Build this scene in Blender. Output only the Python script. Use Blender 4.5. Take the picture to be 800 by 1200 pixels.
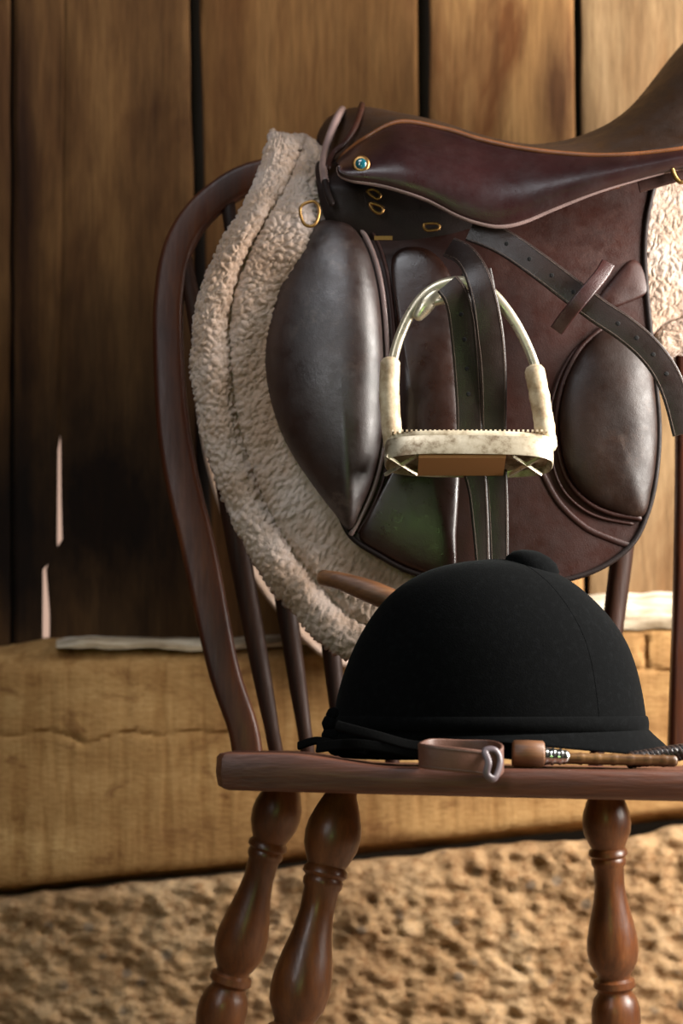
import bpy, bmesh, math, random
from mathutils import Vector, noise
random.seed(7)
for o in list(bpy.data.objects): bpy.data.objects.remove(o)
SC = bpy.context.scene; COL = SC.collection
# ------------------------------------------------------------------ camera
F = 2667.0; HZ = 800.0; ZC = 0.52; D0 = 2.0        # focal length in px, horizon row, camera height, distance
cam = bpy.data.cameras.new('camera'); camo = bpy.data.objects.new('camera', cam); COL.objects.link(camo)
camo.location = (0, -D0, ZC); camo.rotation_euler = (math.pi/2, 0, 0)
cam.sensor_fit = 'VERTICAL'; cam.sensor_height = 36; cam.sensor_width = 24; cam.lens = 36*F/1200
cam.shift_y = (HZ-600)/1200; cam.clip_start = 0.05
cam.dof.use_dof = True; cam.dof.focus_distance = 2.13; cam.dof.aperture_fstop = 4.0
SC.camera = camo
# ------------------------------------------------------------------ world, lights, exposure
SC.view_settings.view_transform = 'Standard'; SC.view_settings.look = 'None'
SC.view_settings.gamma = 1; SC.view_settings.use_curve_mapping = False
SC.view_settings.exposure = 0.0
w = bpy.data.worlds.new('barn_interior'); SC.world = w; w.use_nodes = True
w.node_tree.nodes['Background'].inputs[0].default_value = (0.60, 0.42, 0.28, 1)
w.node_tree.nodes['Background'].inputs[1].default_value = 0.022
def area(name, loc, target, sx, sy, power, col):
    l = bpy.data.lights.new(name, 'AREA'); l.shape = 'RECTANGLE'; l.size = sx; l.size_y = sy; l.energy = power; l.color = col
    o = bpy.data.objects.new(name, l); COL.objects.link(o); o.location = loc
    o.rotation_euler = (Vector(target)-Vector(loc)).to_track_quat('-Z', 'Y').to_euler()
    return o
area('daylight_door_right', (1.10, 0.02, 1.04), (0.05, 0.55, 0.52), 0.50, 0.95, 66, (1.0, 0.95, 0.88))
area('daylight_window_left', (-1.15, -2.2, 1.70), (0.0, 0.2, 0.70), 0.42, 1.2, 12, (0.98, 0.98, 1.0))
area('skylight_above', (-0.40, -0.72, 2.30), (0.0, 0.25, 0.75), 0.8, 0.6, 11, (0.92, 0.95, 1.0))
area('grass_bounce_window', (-0.22, -2.5, 0.62), (0.05, 0.2, 0.60), 0.3, 0.35, 3.2, (0.55, 0.95, 0.30))

# ------------------------------------------------------------------ helpers
def P(px, py, Y):                                    # point seen at (px, py) standing at depth Y
    k = (Y+D0)/F
    return Vector(((px-400)*k, Y, ZC+(HZ-py)*k))
def mm(px, Y): return px*(Y+D0)/F                    # length of px pixels at depth Y
def lerp(a, b, t): return a+(b-a)*t
def sstep(t): t = max(0, min(1, t)); return t*t*(3-2*t)
def cr(pts, n, closed=False):                        # Catmull-Rom through tuples, n samples evenly by length
    m = len(pts); out = []; seg = m if closed else m-1; K = 16
    for i in range(seg):
        p = [pts[(i+j) % m] if closed else pts[max(0, min(m-1, i+j))] for j in (-1, 0, 1, 2)]
        for k in range(K):
            t = k/K
            out.append(tuple(0.5*((2*b)+(-a+c)*t+(2*a-5*b+4*c-d)*t*t+(-a+3*b-3*c+d)*t**3) for a, b, c, d in zip(*p)))
    out.append(tuple(pts[0] if closed else pts[-1]))
    L = [0]
    for a, b in zip(out, out[1:]): L.append(L[-1]+math.dist(a, b))
    res = []; j = 0; N = n if closed else n-1
    for i in range(n):
        s = L[-1]*i/N
        while j < len(L)-2 and L[j+1] < s: j += 1
        t = (s-L[j])/max(1e-9, L[j+1]-L[j]); res.append(tuple(lerp(a, b, t) for a, b in zip(out[j], out[j+1])))
    return res
def interp(tab, x):
    if x <= tab[0][0]: return tab[0][1]
    for (a, b), (c, d) in zip(tab, tab[1:]):
        if x <= c: return lerp(b, d, sstep((x-a)/(c-a))*0.3+0.7*(x-a)/(c-a))
    return tab[-1][1]
def root_loc(o):
    while o.parent: o = o.parent
    return o.location
def obj(name, verts, faces, mat, parent=None, smooth=True, kind=None, label=None):
    if parent is not None:
        r = root_loc(parent); verts = [Vector(v)-r for v in verts]
    me = bpy.data.meshes.new(name); me.from_pydata([tuple(v) for v in verts], [], faces)
    bm = bmesh.new(); bm.from_mesh(me); bmesh.ops.remove_doubles(bm, verts=bm.verts, dist=1e-6)
    bmesh.ops.recalc_face_normals(bm, faces=bm.faces); bm.to_mesh(me); bm.free()
    if smooth:
        me.polygons.foreach_set('use_smooth', [True]*len(me.polygons))
        if smooth == 'auto': me.set_sharp_from_angle(angle=math.radians(40))
    me.materials.append(mat); o = bpy.data.objects.new(name, me); COL.objects.link(o); o.parent = parent
    if kind: o['kind'] = kind
    if label: o['label'] = label
    return o
def thing(name, label, cat, loc, group=None):
    o = bpy.data.objects.new(name, None); COL.objects.link(o); o.location = loc; o.empty_display_size = 0.05
    o['label'] = label; o['category'] = cat
    if group: o['group'] = group
    return o
def displace(o, fn):
    me = o.data; r = root_loc(o) if o.parent else Vector((0, 0, 0))
    ns = [v.normal.copy() for v in me.vertices]
    for v, n in zip(me.vertices, ns): v.co += n*fn(v.co+r, n)
    me.update()
def solid(o, t, off=1.0, bevel=0):
    m = o.modifiers.new('solid', 'SOLIDIFY'); m.thickness = t; m.offset = off
    if bevel: b = o.modifiers.new('bev', 'BEVEL'); b.width = bevel; b.segments = 3; b.limit_method = 'ANGLE'
def grid(R):                                         # rows of points -> verts, faces
    n = len(R[0]); v = [p for r in R for p in r]; f = []
    for i in range(len(R)-1):
        for j in range(n-1): f.append((i*n+j, i*n+j+1, (i+1)*n+j+1, (i+1)*n+j))
    return v, f
def ring_loft(R, cap=True):                          # closed rings
    n = len(R[0]); v = [p for r in R for p in r]; f = []
    for i in range(len(R)-1):
        for j in range(n):
            k = (j+1) % n; f.append((i*n+j, i*n+k, (i+1)*n+k, (i+1)*n+j))
    if cap: f.append(tuple(range(n))); f.append(tuple((len(R)-1)*n+j for j in range(n)))
    return v, f
def tube(path, rad, n=10, flat=1.0):                 # swept round rod, rad number or list
    R = []; m = len(path); ref = None
    for i, p in enumerate(path):
        d = (path[min(m-1, i+1)]-path[max(0, i-1)]).normalized()
        if ref is None: ref = Vector((0, -1, 0)) if abs(d.y) < .9 else Vector((0, 0, 1))
        u = (ref-d*ref.dot(d)).normalized(); ref = u; s = d.cross(u); r = rad[i] if hasattr(rad, '__len__') else rad
        R.append([p+(u*math.cos(a)*flat+s*math.sin(a))*r for a in [2*math.pi*k/n for k in range(n)]])
    # rounded ends
    d0 = (path[0]-path[1]).normalized(); d1 = (path[-1]-path[-2]).normalized()
    r0 = rad[0] if hasattr(rad, '__len__') else rad; r1 = rad[-1] if hasattr(rad, '__len__') else rad
    e0 = [[path[0]+(q-path[0])*c+d0*r0*s*.6 for q in R[0]] for c, s in ((.35, .95), (.75, .65))]
    e1 = [[path[-1]+(q-path[-1])*c+d1*r1*s*.6 for q in R[-1]] for c, s in ((.75, .65), (.35, .95))]
    return ring_loft(e0+R+e1)
def sweep(path, sec, up):                            # sweep a 2-D section; x across (perp. to path and up), y along up
    R = []; m = len(path)
    for i, p in enumerate(path):
        d = (path[min(m-1, i+1)]-path[max(0, i-1)]).normalized()
        u = up(i) if callable(up) else up
        s = d.cross(u).normalized(); u2 = s.cross(d).normalized(); S = sec(i) if callable(sec) else sec
        R.append([p+s*a+u2*b for a, b in S])
    return ring_loft(R)
def rrect(w, h, r=None, k=3):                        # rounded rectangle section, full width w, height h
    r = r if r is not None else min(w, h)*.45; o = []
    for cx, cy, a0 in ((w/2-r, h/2-r, 0), (-w/2+r, h/2-r, 90), (-w/2+r, -h/2+r, 180), (w/2-r, -h/2+r, 270)):
        for i in range(k+1):
            a = math.radians(a0+90*i/k); o.append((cx+r*math.cos(a), cy+r*math.sin(a)))
    return o
def star(outline, c, depth, bulge, back=0.012, rings=22, pw=2.4, n=120, edge=0.0):  # stuffed cushion inside a closed outline
    O = cr(outline, n, True); R = []
    for i in range(rings, -1, -1):
        r = i/rings; r = 1-(1-r)**1.3
        R.append([(lambda q: P(q[0], q[1], depth(*q)-edge-bulge*(1-r**pw)**(1/2.0)))((lerp(c[0], x, max(r, 1e-3)), lerp(c[1], y, max(r, 1e-3)))) for x, y in O])
    B = [[P(x, y, depth(x, y)+back) for x, y in O], ]
    return ring_loft(B+R)
def tp(pts, n): return [P(*q) for q in cr(pts, n)]
def lathe(prof, base, axis, n=28):
    axis = axis.normalized(); u = axis.orthogonal().normalized(); s = axis.cross(u)
    return ring_loft([[base+axis*h+(u*math.cos(a)+s*math.sin(a))*r for a in [2*math.pi*k/n for k in range(n)]] for h, r in prof])
def box(c, s, rot=None):
    v = [Vector((x*s[0]/2, y*s[1]/2, z*s[2]/2)) for x in (-1, 1) for y in (-1, 1) for z in (-1, 1)]
    if rot: v = [rot @ q for q in v]
    return [q+Vector(c) for q in v], [(0, 1, 3, 2), (4, 6, 7, 5), (0, 4, 5, 1), (2, 3, 7, 6), (0, 2, 6, 4), (1, 5, 7, 3)]
def merge(parts):
    V = []; Fc = []
    for v, f in parts: k = len(V); V += v; Fc += [tuple(i+k for i in q) for q in f]
    return V, Fc

# ------------------------------------------------------------------ materials
def mat(name, col, rough=.5, **kw):
    m = bpy.data.materials.new(name); m.use_nodes = True; b = m.node_tree.nodes['Principled BSDF']
    b.inputs['Base Color'].default_value = (*col, 1); b.inputs['Roughness'].default_value = rough
    for k, v in kw.items(): b.inputs[k.replace('_', ' ')].default_value = v
    return m
def nodes(m): return m.node_tree.nodes, m.node_tree.links, m.node_tree.nodes['Principled BSDF']
def tc(m, scale=(1, 1, 1), rot=(0, 0, 0)):
    N, L, b = nodes(m); t = N.new('ShaderNodeTexCoord'); mp = N.new('ShaderNodeMapping'); mp.inputs['Scale'].default_value = scale
    mp.inputs['Rotation'].default_value = rot; L.new(t.outputs['Object'], mp.inputs[0]); return mp.outputs[0]
def nz(m, vec, scale, detail=6, rough=.6, dist=0):
    N, L, b = nodes(m); n = N.new('ShaderNodeTexNoise'); n.inputs['Scale'].default_value = scale; n.inputs['Detail'].default_value = detail
    n.inputs['Roughness'].default_value = rough; n.inputs['Distortion'].default_value = dist; L.new(vec, n.inputs['Vector']); return n.outputs['Fac']
def ramp(m, fac, stops):
    N, L, b = nodes(m); r = N.new('ShaderNodeValToRGB'); e = r.color_ramp.elements
    while len(e) < len(stops): e.new(.5)
    for q, (p, c) in zip(e, stops): q.position = p; q.color = (*c, 1) if len(c) == 3 else c
    L.new(fac, r.inputs[0]); return r.outputs[0]
def mul(m, a, b_, fac=1.0, mode='MULTIPLY'):
    N, L, b = nodes(m); x = N.new('ShaderNodeMix'); x.data_type = 'RGBA'; x.blend_type = mode
    if hasattr(fac, 'links'): L.new(fac, x.inputs[0])
    else: x.inputs[0].default_value = fac
    L.new(a, x.inputs[6])
    if hasattr(b_, 'links'): L.new(b_, x.inputs[7])
    else: x.inputs[7].default_value = (*b_, 1)
    return x.outputs[2]
def bump(m, h, strength, dist=.002, prev=None):
    N, L, b = nodes(m); x = N.new('ShaderNodeBump'); x.inputs['Strength'].default_value = strength; x.inputs['Distance'].default_value = dist
    L.new(h, x.inputs['Height'])
    if prev: L.new(prev, x.inputs['Normal'])
    L.new(x.outputs[0], b.inputs['Normal']); return x.outputs[0]
def setcol(m, c): N, L, b = nodes(m); L.new(c, b.inputs['Base Color'])
def setrough(m, c): N, L, b = nodes(m); L.new(c, b.inputs['Roughness'])

def leather(name, col, rough=.38, worn=None, spec=.5, grain=900, gb=.25):
    m = mat(name, col, rough, Specular_IOR_Level=spec)
    v = tc(m); a = nz(m, v, 14, 5); d = tuple(c*.62 for c in col); l = tuple(min(1, c*1.35) for c in col)
    c = ramp(m, a, [(.3, d), (.7, l)])
    if worn:
        f = nz(m, v, 60, 8, .75); g = nz(m, v, 9, 3)
        k = ramp(m, f, [(.50, (0, 0, 0)), (.72, (1, 1, 1))]); k2 = ramp(m, g, [(.45, (0, 0, 0)), (.62, (1, 1, 1))])
        kk = mul(m, k, k2); N, L, b = nodes(m); c = mul(m, c, worn, kk, 'MIX')
    setcol(m, c)
    r = ramp(m, nz(m, v, 40, 6, .7), [(.3, (rough*.75,)*3), (.75, (min(1, rough*1.4),)*3)]); setrough(m, r)
    vv = nodes(m)[0].new('ShaderNodeTexVoronoi'); vv.inputs['Scale'].default_value = grain; nodes(m)[1].new(v, vv.inputs['Vector'])
    p = bump(m, vv.outputs['Distance'], gb, .0006); bump(m, nz(m, v, 25, 4), .18, .004, p)
    return m
LE_SKIRT = leather('oiled_brown_leather', (.024, .008, .008), .33, gb=.12)
LE_FLAP = leather('red_brown_leather', (.025, .0062, .0038), .47, spec=.30, worn=(.05, .02, .015), gb=.2)
LE_PAD = leather('worn_brown_leather', (.024, .009, .006), .43, spec=.95, worn=(.11, .075, .06), gb=.15, grain=900)
LE_BLOCK = leather('smooth_brown_leather', (.022, .008, .005), .3, spec=.6, gb=.1)
LE_THIGH = leather('dull_brown_leather', (.018, .007, .004), .44, worn=(.055, .03, .02), spec=.3, gb=.15)
LE_DARK = leather('dark_brown_leather', (.010, .004, .003), .6, spec=.25)
LE_SEAT = leather('brown_seat_leather', (.030, .013, .006), .5)
LE_STRAP = leather('black_brown_strap_leather', (.022, .013, .011), .34, gb=.2)
LE_KEEP = leather('red_brown_keeper_leather', (.035, .011, .010), .35)
LE_LOOP = leather('tan_brown_loop_leather', (.13, .055, .035), .5)
PIPE = leather('tan_piping_leather', (.22, .075, .024), .4)
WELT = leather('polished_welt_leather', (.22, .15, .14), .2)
THREAD = mat('pale_thread', (.10, .065, .05), .8)
HOLE = mat('punched_hole_dark', (.004, .003, .003), .9)
STEEL = mat('aged_nickel', (.66, .59, .44), .30, Metallic=.7)
_v = tc(STEEL); setrough(STEEL, ramp(STEEL, nz(STEEL, _v, 90), [(.3, (.22,)*3), (.7, (.42,)*3)]))
BRASS = mat('brass', (.36, .20, .07), .4, Metallic=1.0)
TEAL = mat('teal_enamel', (.01, .10, .13), .12, Coat_Weight=1.0)
RUBBER = mat('yellowed_rubber', (.62, .50, .33), .5)
_v = tc(RUBBER); setcol(RUBBER, ramp(RUBBER, nz(RUBBER, _v, 70, 5), [(.35, (.33, .22, .12)), (.6, (.62, .50, .34)), (.8, (.75, .66, .50))])); bump(RUBBER, nz(RUBBER, _v, 60), .4, .003)
NICK = mat('cloudy_nickel', (.6, .5, .4), .38, Metallic=.5)
setcol(NICK, ramp(NICK, nz(NICK, tc(NICK), 55, 8, .7), [(.38, (.20, .14, .08)), (.5, (.50, .42, .30)), (.7, (.68, .60, .46))]))
TREADR = mat('orange_tread_rubber', (.45, .22, .08), .6); TREADW = mat('cream_tread_rubber', (.70, .60, .42), .55)
_v = tc(TREADW); setcol(TREADW, ramp(TREADW, nz(TREADW, _v, 80, 6), [(.35, (.30, .22, .13)), (.55, (.66, .56, .40)), (.8, (.8, .72, .55))]))
VELVET = mat('black_velvet', (.0035, .004, .0045), 1.0, Sheen_Weight=.03, Sheen_Roughness=.35, Specular_IOR_Level=.07)
nodes(VELVET)[2].inputs['Sheen Tint'].default_value = (.55, .62, .62, 1)
_v = tc(VELVET); setcol(VELVET, ramp(VELVET, nz(VELVET, _v, 160, 8, .8), [(.5, (.0018, .0020, .0022)), (.74, (.005, .0055, .006)), (.84, (.05, .05, .05))])); bump(VELVET, nz(VELVET, _v, 700, 3), .4, .0008)
BLACK = mat('black_webbing', (.004, .004, .004), 1.0, Specular_IOR_Level=.08)
bump(BLACK, nz(BLACK, tc(BLACK), 400), .5, .001)

def wood(name, dark, mid, light, axis='z', ring=30, rough=.4, coat=0.0, grain=1.0, bumpk=.3, st=12):
    sc = {'x': (1/st, 1, 1), 'y': (1, 1/st, 1), 'z': (1, 1, 1/st)}[axis]
    m = mat(name, mid, rough, Coat_Weight=coat, Coat_Roughness=.25); v = tc(m, sc)
    a = nz(m, v, ring, 6, .65, .6); c = ramp(m, a, [(.28, dark), (.5, mid), (.72, light)])
    b = nz(m, v, ring*9, 4, .6); c2 = ramp(m, b, [(.35, (.55,)*3), (.6, (1, 1, 1))]); c = mul(m, c, c2, .55*grain)
    g = nz(m, tc(m), 5, 3); c = mul(m, c, ramp(m, g, [(.35, (.6, .55, .5)), (.65, (1, 1, 1))]), .6)
    setcol(m, c); setrough(m, ramp(m, b, [(.3, (rough*1.25,)*3), (.7, (rough*.8,)*3)])); bump(m, b, bumpk, .001); return m
CH_Z = wood('red_brown_chair_wood', (.030, .008, .004), (.070, .018, .007), (.13, .040, .014), 'z', 26, .45, .06)
nodes(CH_Z)[2].inputs['Specular IOR Level'].default_value = .3
CH_SP = wood('shaded_spindle_wood', (.012, .005, .003), (.030, .011, .006), (.055, .020, .009), 'z', 26, .6)  # chair wood darkened: the spindles' shade is put into the colour
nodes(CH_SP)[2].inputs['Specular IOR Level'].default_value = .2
CH_SEAT = wood('red_brown_seat_wood', (.065, .019, .010), (.12, .038, .019), (.17, .062, .031), 'x', 34, .5, .05, bumpk=.7)
CH_LEG = wood('golden_brown_leg_wood', (.050, .015, .005), (.14, .045, .013), (.25, .092, .028), 'z', 24, .36, .16, st=4)
STICK = wood('brown_stick_wood', (.08, .03, .012), (.20, .085, .035), (.30, .15, .065), 'x', 40, .45)
CANE = wood('cane_wood', (.03, .012, .005), (.12, .055, .02), (.35, .19, .07), 'x', 60, .35)
def plank_mat(name, dark, mid, light, seed, stain_shade, lo=.38, hi=.62, knots=True):
    m = mat(name, mid, .85, Specular_IOR_Level=.2); v = tc(m, (1, 1, .07)); N, L, b = nodes(m)
    o = N.new('ShaderNodeVectorMath'); o.operation = 'ADD'; o.inputs[1].default_value = (seed, seed*1.7, seed*.3); L.new(v, o.inputs[0]); v = o.outputs[0]
    c = ramp(m, nz(m, v, 22, 7, .65, .3), [(.25, dark), (.5, mid), (.75, light)])
    fine = nz(m, v, 240, 5, .65); c = mul(m, c, ramp(m, fine, [(.35, (.6, .58, .55)), (.6, (1, 1, 1))]), .7)
    v2 = tc(m, (1, 1, .30)); o2 = N.new('ShaderNodeVectorMath'); o2.operation = 'ADD'; o2.inputs[1].default_value = (seed*2.3, 0, seed); L.new(v2, o2.inputs[0])
    s = nz(m, o2.outputs[0], 9, 5, .6, .4); c = mul(m, c, ramp(m, s, [(lo, stain_shade), (hi, (1, 1, 1))]), .95)
    setcol(m, c); p = bump(m, fine, .5, .0015); bump(m, s, .4, .01, p); return m

# ------------------------------------------------------------------ the wall and floor
wall = bpy.data.objects.new('wall_back', None); COL.objects.link(wall); wall.location = (0, .7, 0); wall['kind'] = 'structure'
YW = .66
PM = [plank_mat('oak_plank_a', (.10, .05, .022), (.19, .10, .045), (.27, .16, .08), 1.3, (.10, .06, .04), .40, .60),
      plank_mat('oak_plank_b', (.084, .038, .012), (.14, .067, .022), (.20, .104, .038), 4.1, (.45, .37, .31), .40, .62),
      plank_mat('oak_plank_c', (.115, .052, .016), (.175, .084, .027), (.24, .126, .045), 7.7, (.62, .52, .45), .36, .60),
      plank_mat('oak_plank_d', (.20, .098, .034), (.29, .150, .055), (.38, .215, .085), 11.2, (.42, .28, .20), .36, .52),
      plank_mat('oak_plank_e', (.16, .095, .045), (.245, .155, .076), (.34, .23, .125), 15.9, (.55, .42, .32), .34, .56)]
def stain_shade(m, centre, rad, col, lo=.35, hi=.75):            # a smoky, noisy-edged patch: old staining, at lower left also painted saddle shade
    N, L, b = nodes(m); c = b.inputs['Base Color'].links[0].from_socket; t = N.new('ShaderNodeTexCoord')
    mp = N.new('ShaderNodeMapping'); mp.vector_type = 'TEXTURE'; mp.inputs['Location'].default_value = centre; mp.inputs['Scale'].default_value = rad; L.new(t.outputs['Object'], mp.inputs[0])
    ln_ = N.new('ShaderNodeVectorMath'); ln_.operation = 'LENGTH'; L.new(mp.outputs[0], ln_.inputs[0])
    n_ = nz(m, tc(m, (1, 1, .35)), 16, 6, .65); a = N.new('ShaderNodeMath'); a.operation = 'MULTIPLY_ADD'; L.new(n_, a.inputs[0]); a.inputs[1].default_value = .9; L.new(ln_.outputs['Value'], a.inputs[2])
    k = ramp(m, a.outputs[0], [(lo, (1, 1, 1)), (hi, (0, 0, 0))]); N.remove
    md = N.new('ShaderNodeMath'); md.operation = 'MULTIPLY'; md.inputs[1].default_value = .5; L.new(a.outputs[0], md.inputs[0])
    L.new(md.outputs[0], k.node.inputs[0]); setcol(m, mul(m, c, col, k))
_W = wall.location
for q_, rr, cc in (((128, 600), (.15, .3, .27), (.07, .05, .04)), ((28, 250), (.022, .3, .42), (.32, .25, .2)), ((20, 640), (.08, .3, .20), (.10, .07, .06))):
    stain_shade(PM[1], P(q_[0], q_[1], YW)-_W, rr, cc)  # lower-left patches: old staining plus the saddle's shade, put into the plank colour
stain_shade(PM[2], P(262, 380, YW)-_W, (.05, .3, .09), (.30, .22, .18))
stain_shade(PM[3], P(652, 110, YW)-_W, (.030, .3, .13), (.28, .22, .20))
def plank(xl, xr, m, seed, y0=-420, y1=790, jl=1.6, jr=1.6):
    R = []; n = 70
    for i in range(n):
        py = lerp(y0, y1, i/(n-1)); a = xl(py)+jl*noise.noise((seed, py*.012, 0)); b = xr(py)+jr*noise.noise((seed, py*.012, 9)); ring = []
        ring += [P(a, py, YW+.032), P(a, py, YW+(.007 if jl else .0015)), P(a+1.5, py, YW+(.002 if jl else .0004))]
        k = 14
        for j in range(k+1):
            x = lerp(a+5, b-5, j/k); ring.append(P(x, py, YW+.0035*noise.noise((x*.012, py*.004, seed))))
        ring += [P(b-1.5, py, YW+(.002 if jr else .0004)), P(b, py, YW+(.007 if jr else .0015)), P(b, py, YW+.032)]; R.append(ring)
    v, f = ring_loft(R); return obj('plank', v, f, m, wall, 'auto')
ln = lambda *t: (lambda y: interp(t, y))
plank(ln((0, -440)), ln((0, -206)), PM[2], 8)
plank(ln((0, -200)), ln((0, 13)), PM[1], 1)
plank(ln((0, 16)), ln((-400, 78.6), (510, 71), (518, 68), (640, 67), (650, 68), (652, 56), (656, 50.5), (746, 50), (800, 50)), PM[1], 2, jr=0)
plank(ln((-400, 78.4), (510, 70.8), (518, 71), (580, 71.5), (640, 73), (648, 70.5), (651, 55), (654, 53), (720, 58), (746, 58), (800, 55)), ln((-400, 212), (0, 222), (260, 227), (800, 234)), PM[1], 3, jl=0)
plank(ln((-400, 232), (0, 234), (260, 240), (800, 250)), ln((-400, 489), (0, 489), (800, 496)), PM[2], 4)
plank(ln((-400, 503), (0, 503), (800, 508)), ln((-400, 670), (0, 672), (200, 674), (640, 683)), PM[3], 5)
plank(ln((-400, 679), (0, 680), (200, 681), (640, 690)), ln((-400, 890), (700, 885)), PM[4], 6)
plank(ln((-400, 896), (700, 891)), ln((0, 1120)), PM[4], 7)
DARKW = mat('shadowed_batten_wood', (.03, .018, .010), .9)
for cx, hw in ((-203, 20), (15, 20), (230, 40), (497, 40), (681, 40), (890, 30)):
    a = P(cx, 790, YW+.035); v, f = box((a.x, YW+.045, .52+.22), (mm(hw*2, YW), .018, .48)); 
    v, f = box((a.x, YW+.045, .96), (mm(hw*2, YW), .018, .92)); obj('batten', v, f, DARKW, wall, False)
SKY = bpy.data.materials.new('daylight_outside'); SKY.use_nodes = True; nt = SKY.node_tree; nt.nodes.clear()
em = nt.nodes.new('ShaderNodeEmission'); ou = nt.nodes.new('ShaderNodeOutputMaterial'); em.inputs[0].default_value = (1, .66, .50, 1); em.inputs[1].default_value = .62
nt.links.new(em.outputs[0], ou.inputs[0])
a, b = P(40, 500, YW+.06), P(85, 775, YW+.06)
v, f = box(((a.x+b.x)/2, YW+.06, (a.z+b.z)/2), (b.x-a.x, .002, a.z-b.z)); obj('daylight_through_crack', v, f, SKY, wall, False)

# long squared sill timber under the planks
TIMB = mat('sawn_sill_timber', (.34, .19, .08), .85, Specular_IOR_Level=.2)
_c = ramp(TIMB, nz(TIMB, tc(TIMB, (.35, 1, 1)), 8, 6, .6, .6), [(.32, (.195, .092, .031)), (.5, (.33, .185, .070)), (.68, (.47, .295, .125))])
_v = tc(TIMB, (1, 1, .10), (0, math.radians(-14), 0)); _s = nz(TIMB, _v, 75, 3, .5)
_c = mul(TIMB, _c, ramp(TIMB, _s, [(.36, (.70, .62, .52)), (.52, (1, 1, 1))]), .7)
_k = nz(TIMB, tc(TIMB, (.6, 1, 1)), 30, 5, .7, .8); _c = mul(TIMB, _c, ramp(TIMB, _k, [(.30, (.40, .28, .20)), (.44, (1, 1, 1))]), .7)
_f = nz(TIMB, tc(TIMB, (.3, 1, 1)), 300, 4, .6); _c = mul(TIMB, _c, ramp(TIMB, _f, [(.38, (.75, .70, .62)), (.6, (1, 1, 1))]), .7); setcol(TIMB, _c)
p_ = bump(TIMB, _s, .5, .003); bump(TIMB, _f, .5, .0015, p_)
T1 = ln((-250, 745), (0, 758), (60, 748), (250, 751), (500, 736), (700, 699), (800, 696), (1150, 680))
T2 = ln((-250, 775), (0, 780), (250, 769), (500, 757), (700, 738), (800, 735), (1150, 725))
TB = ln((-250, 1064), (0, 1040), (200, 1019), (500, 984), (650, 967), (800, 951), (1150, 915))
YT = .60
CRK = cr([(-120, 850), (0, 862), (55, 858), (85, 864), (100, 872), (118, 866), (150, 858), (185, 862), (230, 858), (300, 862)], 120)
CR2 = cr([(560, 800), (640, 790), (700, 784), (745, 783), (800, 786), (900, 780)], 80)
CR3 = cr([(757, 748), (754, 760), (757, 775), (755, 783)], 20)
def crack(x, y):
    d = min(math.hypot((x-a)*.5, y-b) for a, b in CRK) if x < 320 else 99
    if x > 540: d = min(d, min(math.hypot((x-a)*.5, y-b) for a, b in CR2), min(math.hypot(x-a, (y-b)*.5) for a, b in CR3)*.7)
    return .006*max(0, 1-d/3.2)
R = []
for i in range(340):
    x = lerp(-440, 1150, i/339); t1, t2, tb = T1(x), T2(x), TB(x); ring = [P(x, t1-2, YT+.14), P(x, t1, YT+.04+.004*noise.noise((x*.02, 1, 1))), P(x, lerp(t1, t2, .4)+1.5*noise.noise((x*.03, 0, 3)), YT+.022)]
    for j in range(66):
        y = lerp(t2, tb, j/65); e = min(j, 65-j); ring.append(P(x, y, YT+(.006, .002, .0007)[e]*1 if e < 3 else YT+.003*noise.noise((x*.006, y*.02, 2))+crack(x, y)))
    ring.append(P(x, tb+2*noise.noise((x*.03, 5, 0)), YT+.02)); ring.append(P(x, tb+9, YT+.05)); ring.append(P(x, tb+9, YT+.14)); R.append(ring)
v, f = ring_loft(R); obj('sill_timber', v, f, TIMB, wall, 'auto', label='pale sawn timber with a long crack lying on the stone')

STONE = mat('rough_sandstone', (.4, .25, .13), .95, Specular_IOR_Level=.15)
_v = tc(STONE); _c = ramp(STONE, nz(STONE, _v, 9, 6, .65), [(.3, (.29, .165, .078)), (.5, (.44, .280, .148)), (.7, (.58, .405, .240))])
_c = mul(STONE, _c, ramp(STONE, nz(STONE, _v, 75, 6, .7), [(.33, (.50, .36, .24)), (.52, (1, 1, 1)), (.75, (1.25, 1.15, 1.0))]), .8)
vo = nodes(STONE)[0].new('ShaderNodeTexVoronoi'); vo.inputs['Scale'].default_value = 26; nodes(STONE)[1].new(_v, vo.inputs['Vector'])
_c = mul(STONE, _c, (.16, .125, .095), ramp(STONE, vo.outputs['Distance'], [(.10, (.75,)*3), (.22, (0, 0, 0))]), 'MIX'); setcol(STONE, _c)
p_ = bump(STONE, nz(STONE, _v, 60, 8, .75), 1.0, .006); bump(STONE, nz(STONE, _v, 350, 5, .7), .7, .0015, p_)
ST = ln((-250, 1075), (0, 1049), (200, 1030), (300, 1020), (480, 1002), (560, 990), (640, 986), (730, 982), (800, 966), (1150, 935))
R = []; YS = .60
for i in range(280):
    x = lerp(-440, 1150, i/279); st = ST(x)+4*noise.noise((x*.03, 0, 0)); ring = [P(x, st+4, YS+.16), P(x, st, YS+.05), P(x, st, YS+.02)]
    for j in range(110):
        y = lerp(st+3, 1318, j/109); q = Vector((x, y, 0))
        h = .009*noise.fractal(q*.009, 1, 2, 4)+.0075*noise.fractal(q*.05, .8, 2.1, 4)
        c = noise.voronoi(Vector((x*.05+.6*noise.noise(q*.05), y*.04, 3)))[0][0]; h += .007*max(0, .32-c)/.32
        ring.append(P(x, y, YS+.012*max(0, 1-j/5)**2+h))
    ring.append(P(x, 1318, YS+.16)); R.append(ring)
v, f = ring_loft(R); obj('foundation_stone', v, f, STONE, wall, True, label='rough pitted sandstone block under the timber')
FLOORM = mat('worn_stone_floor', (.22, .15, .09), .9); _v = tc(FLOORM); setcol(FLOORM, ramp(FLOORM, nz(FLOORM, _v, 6, 8), [(.3, (.12, .08, .05)), (.7, (.28, .19, .12))]))
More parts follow.
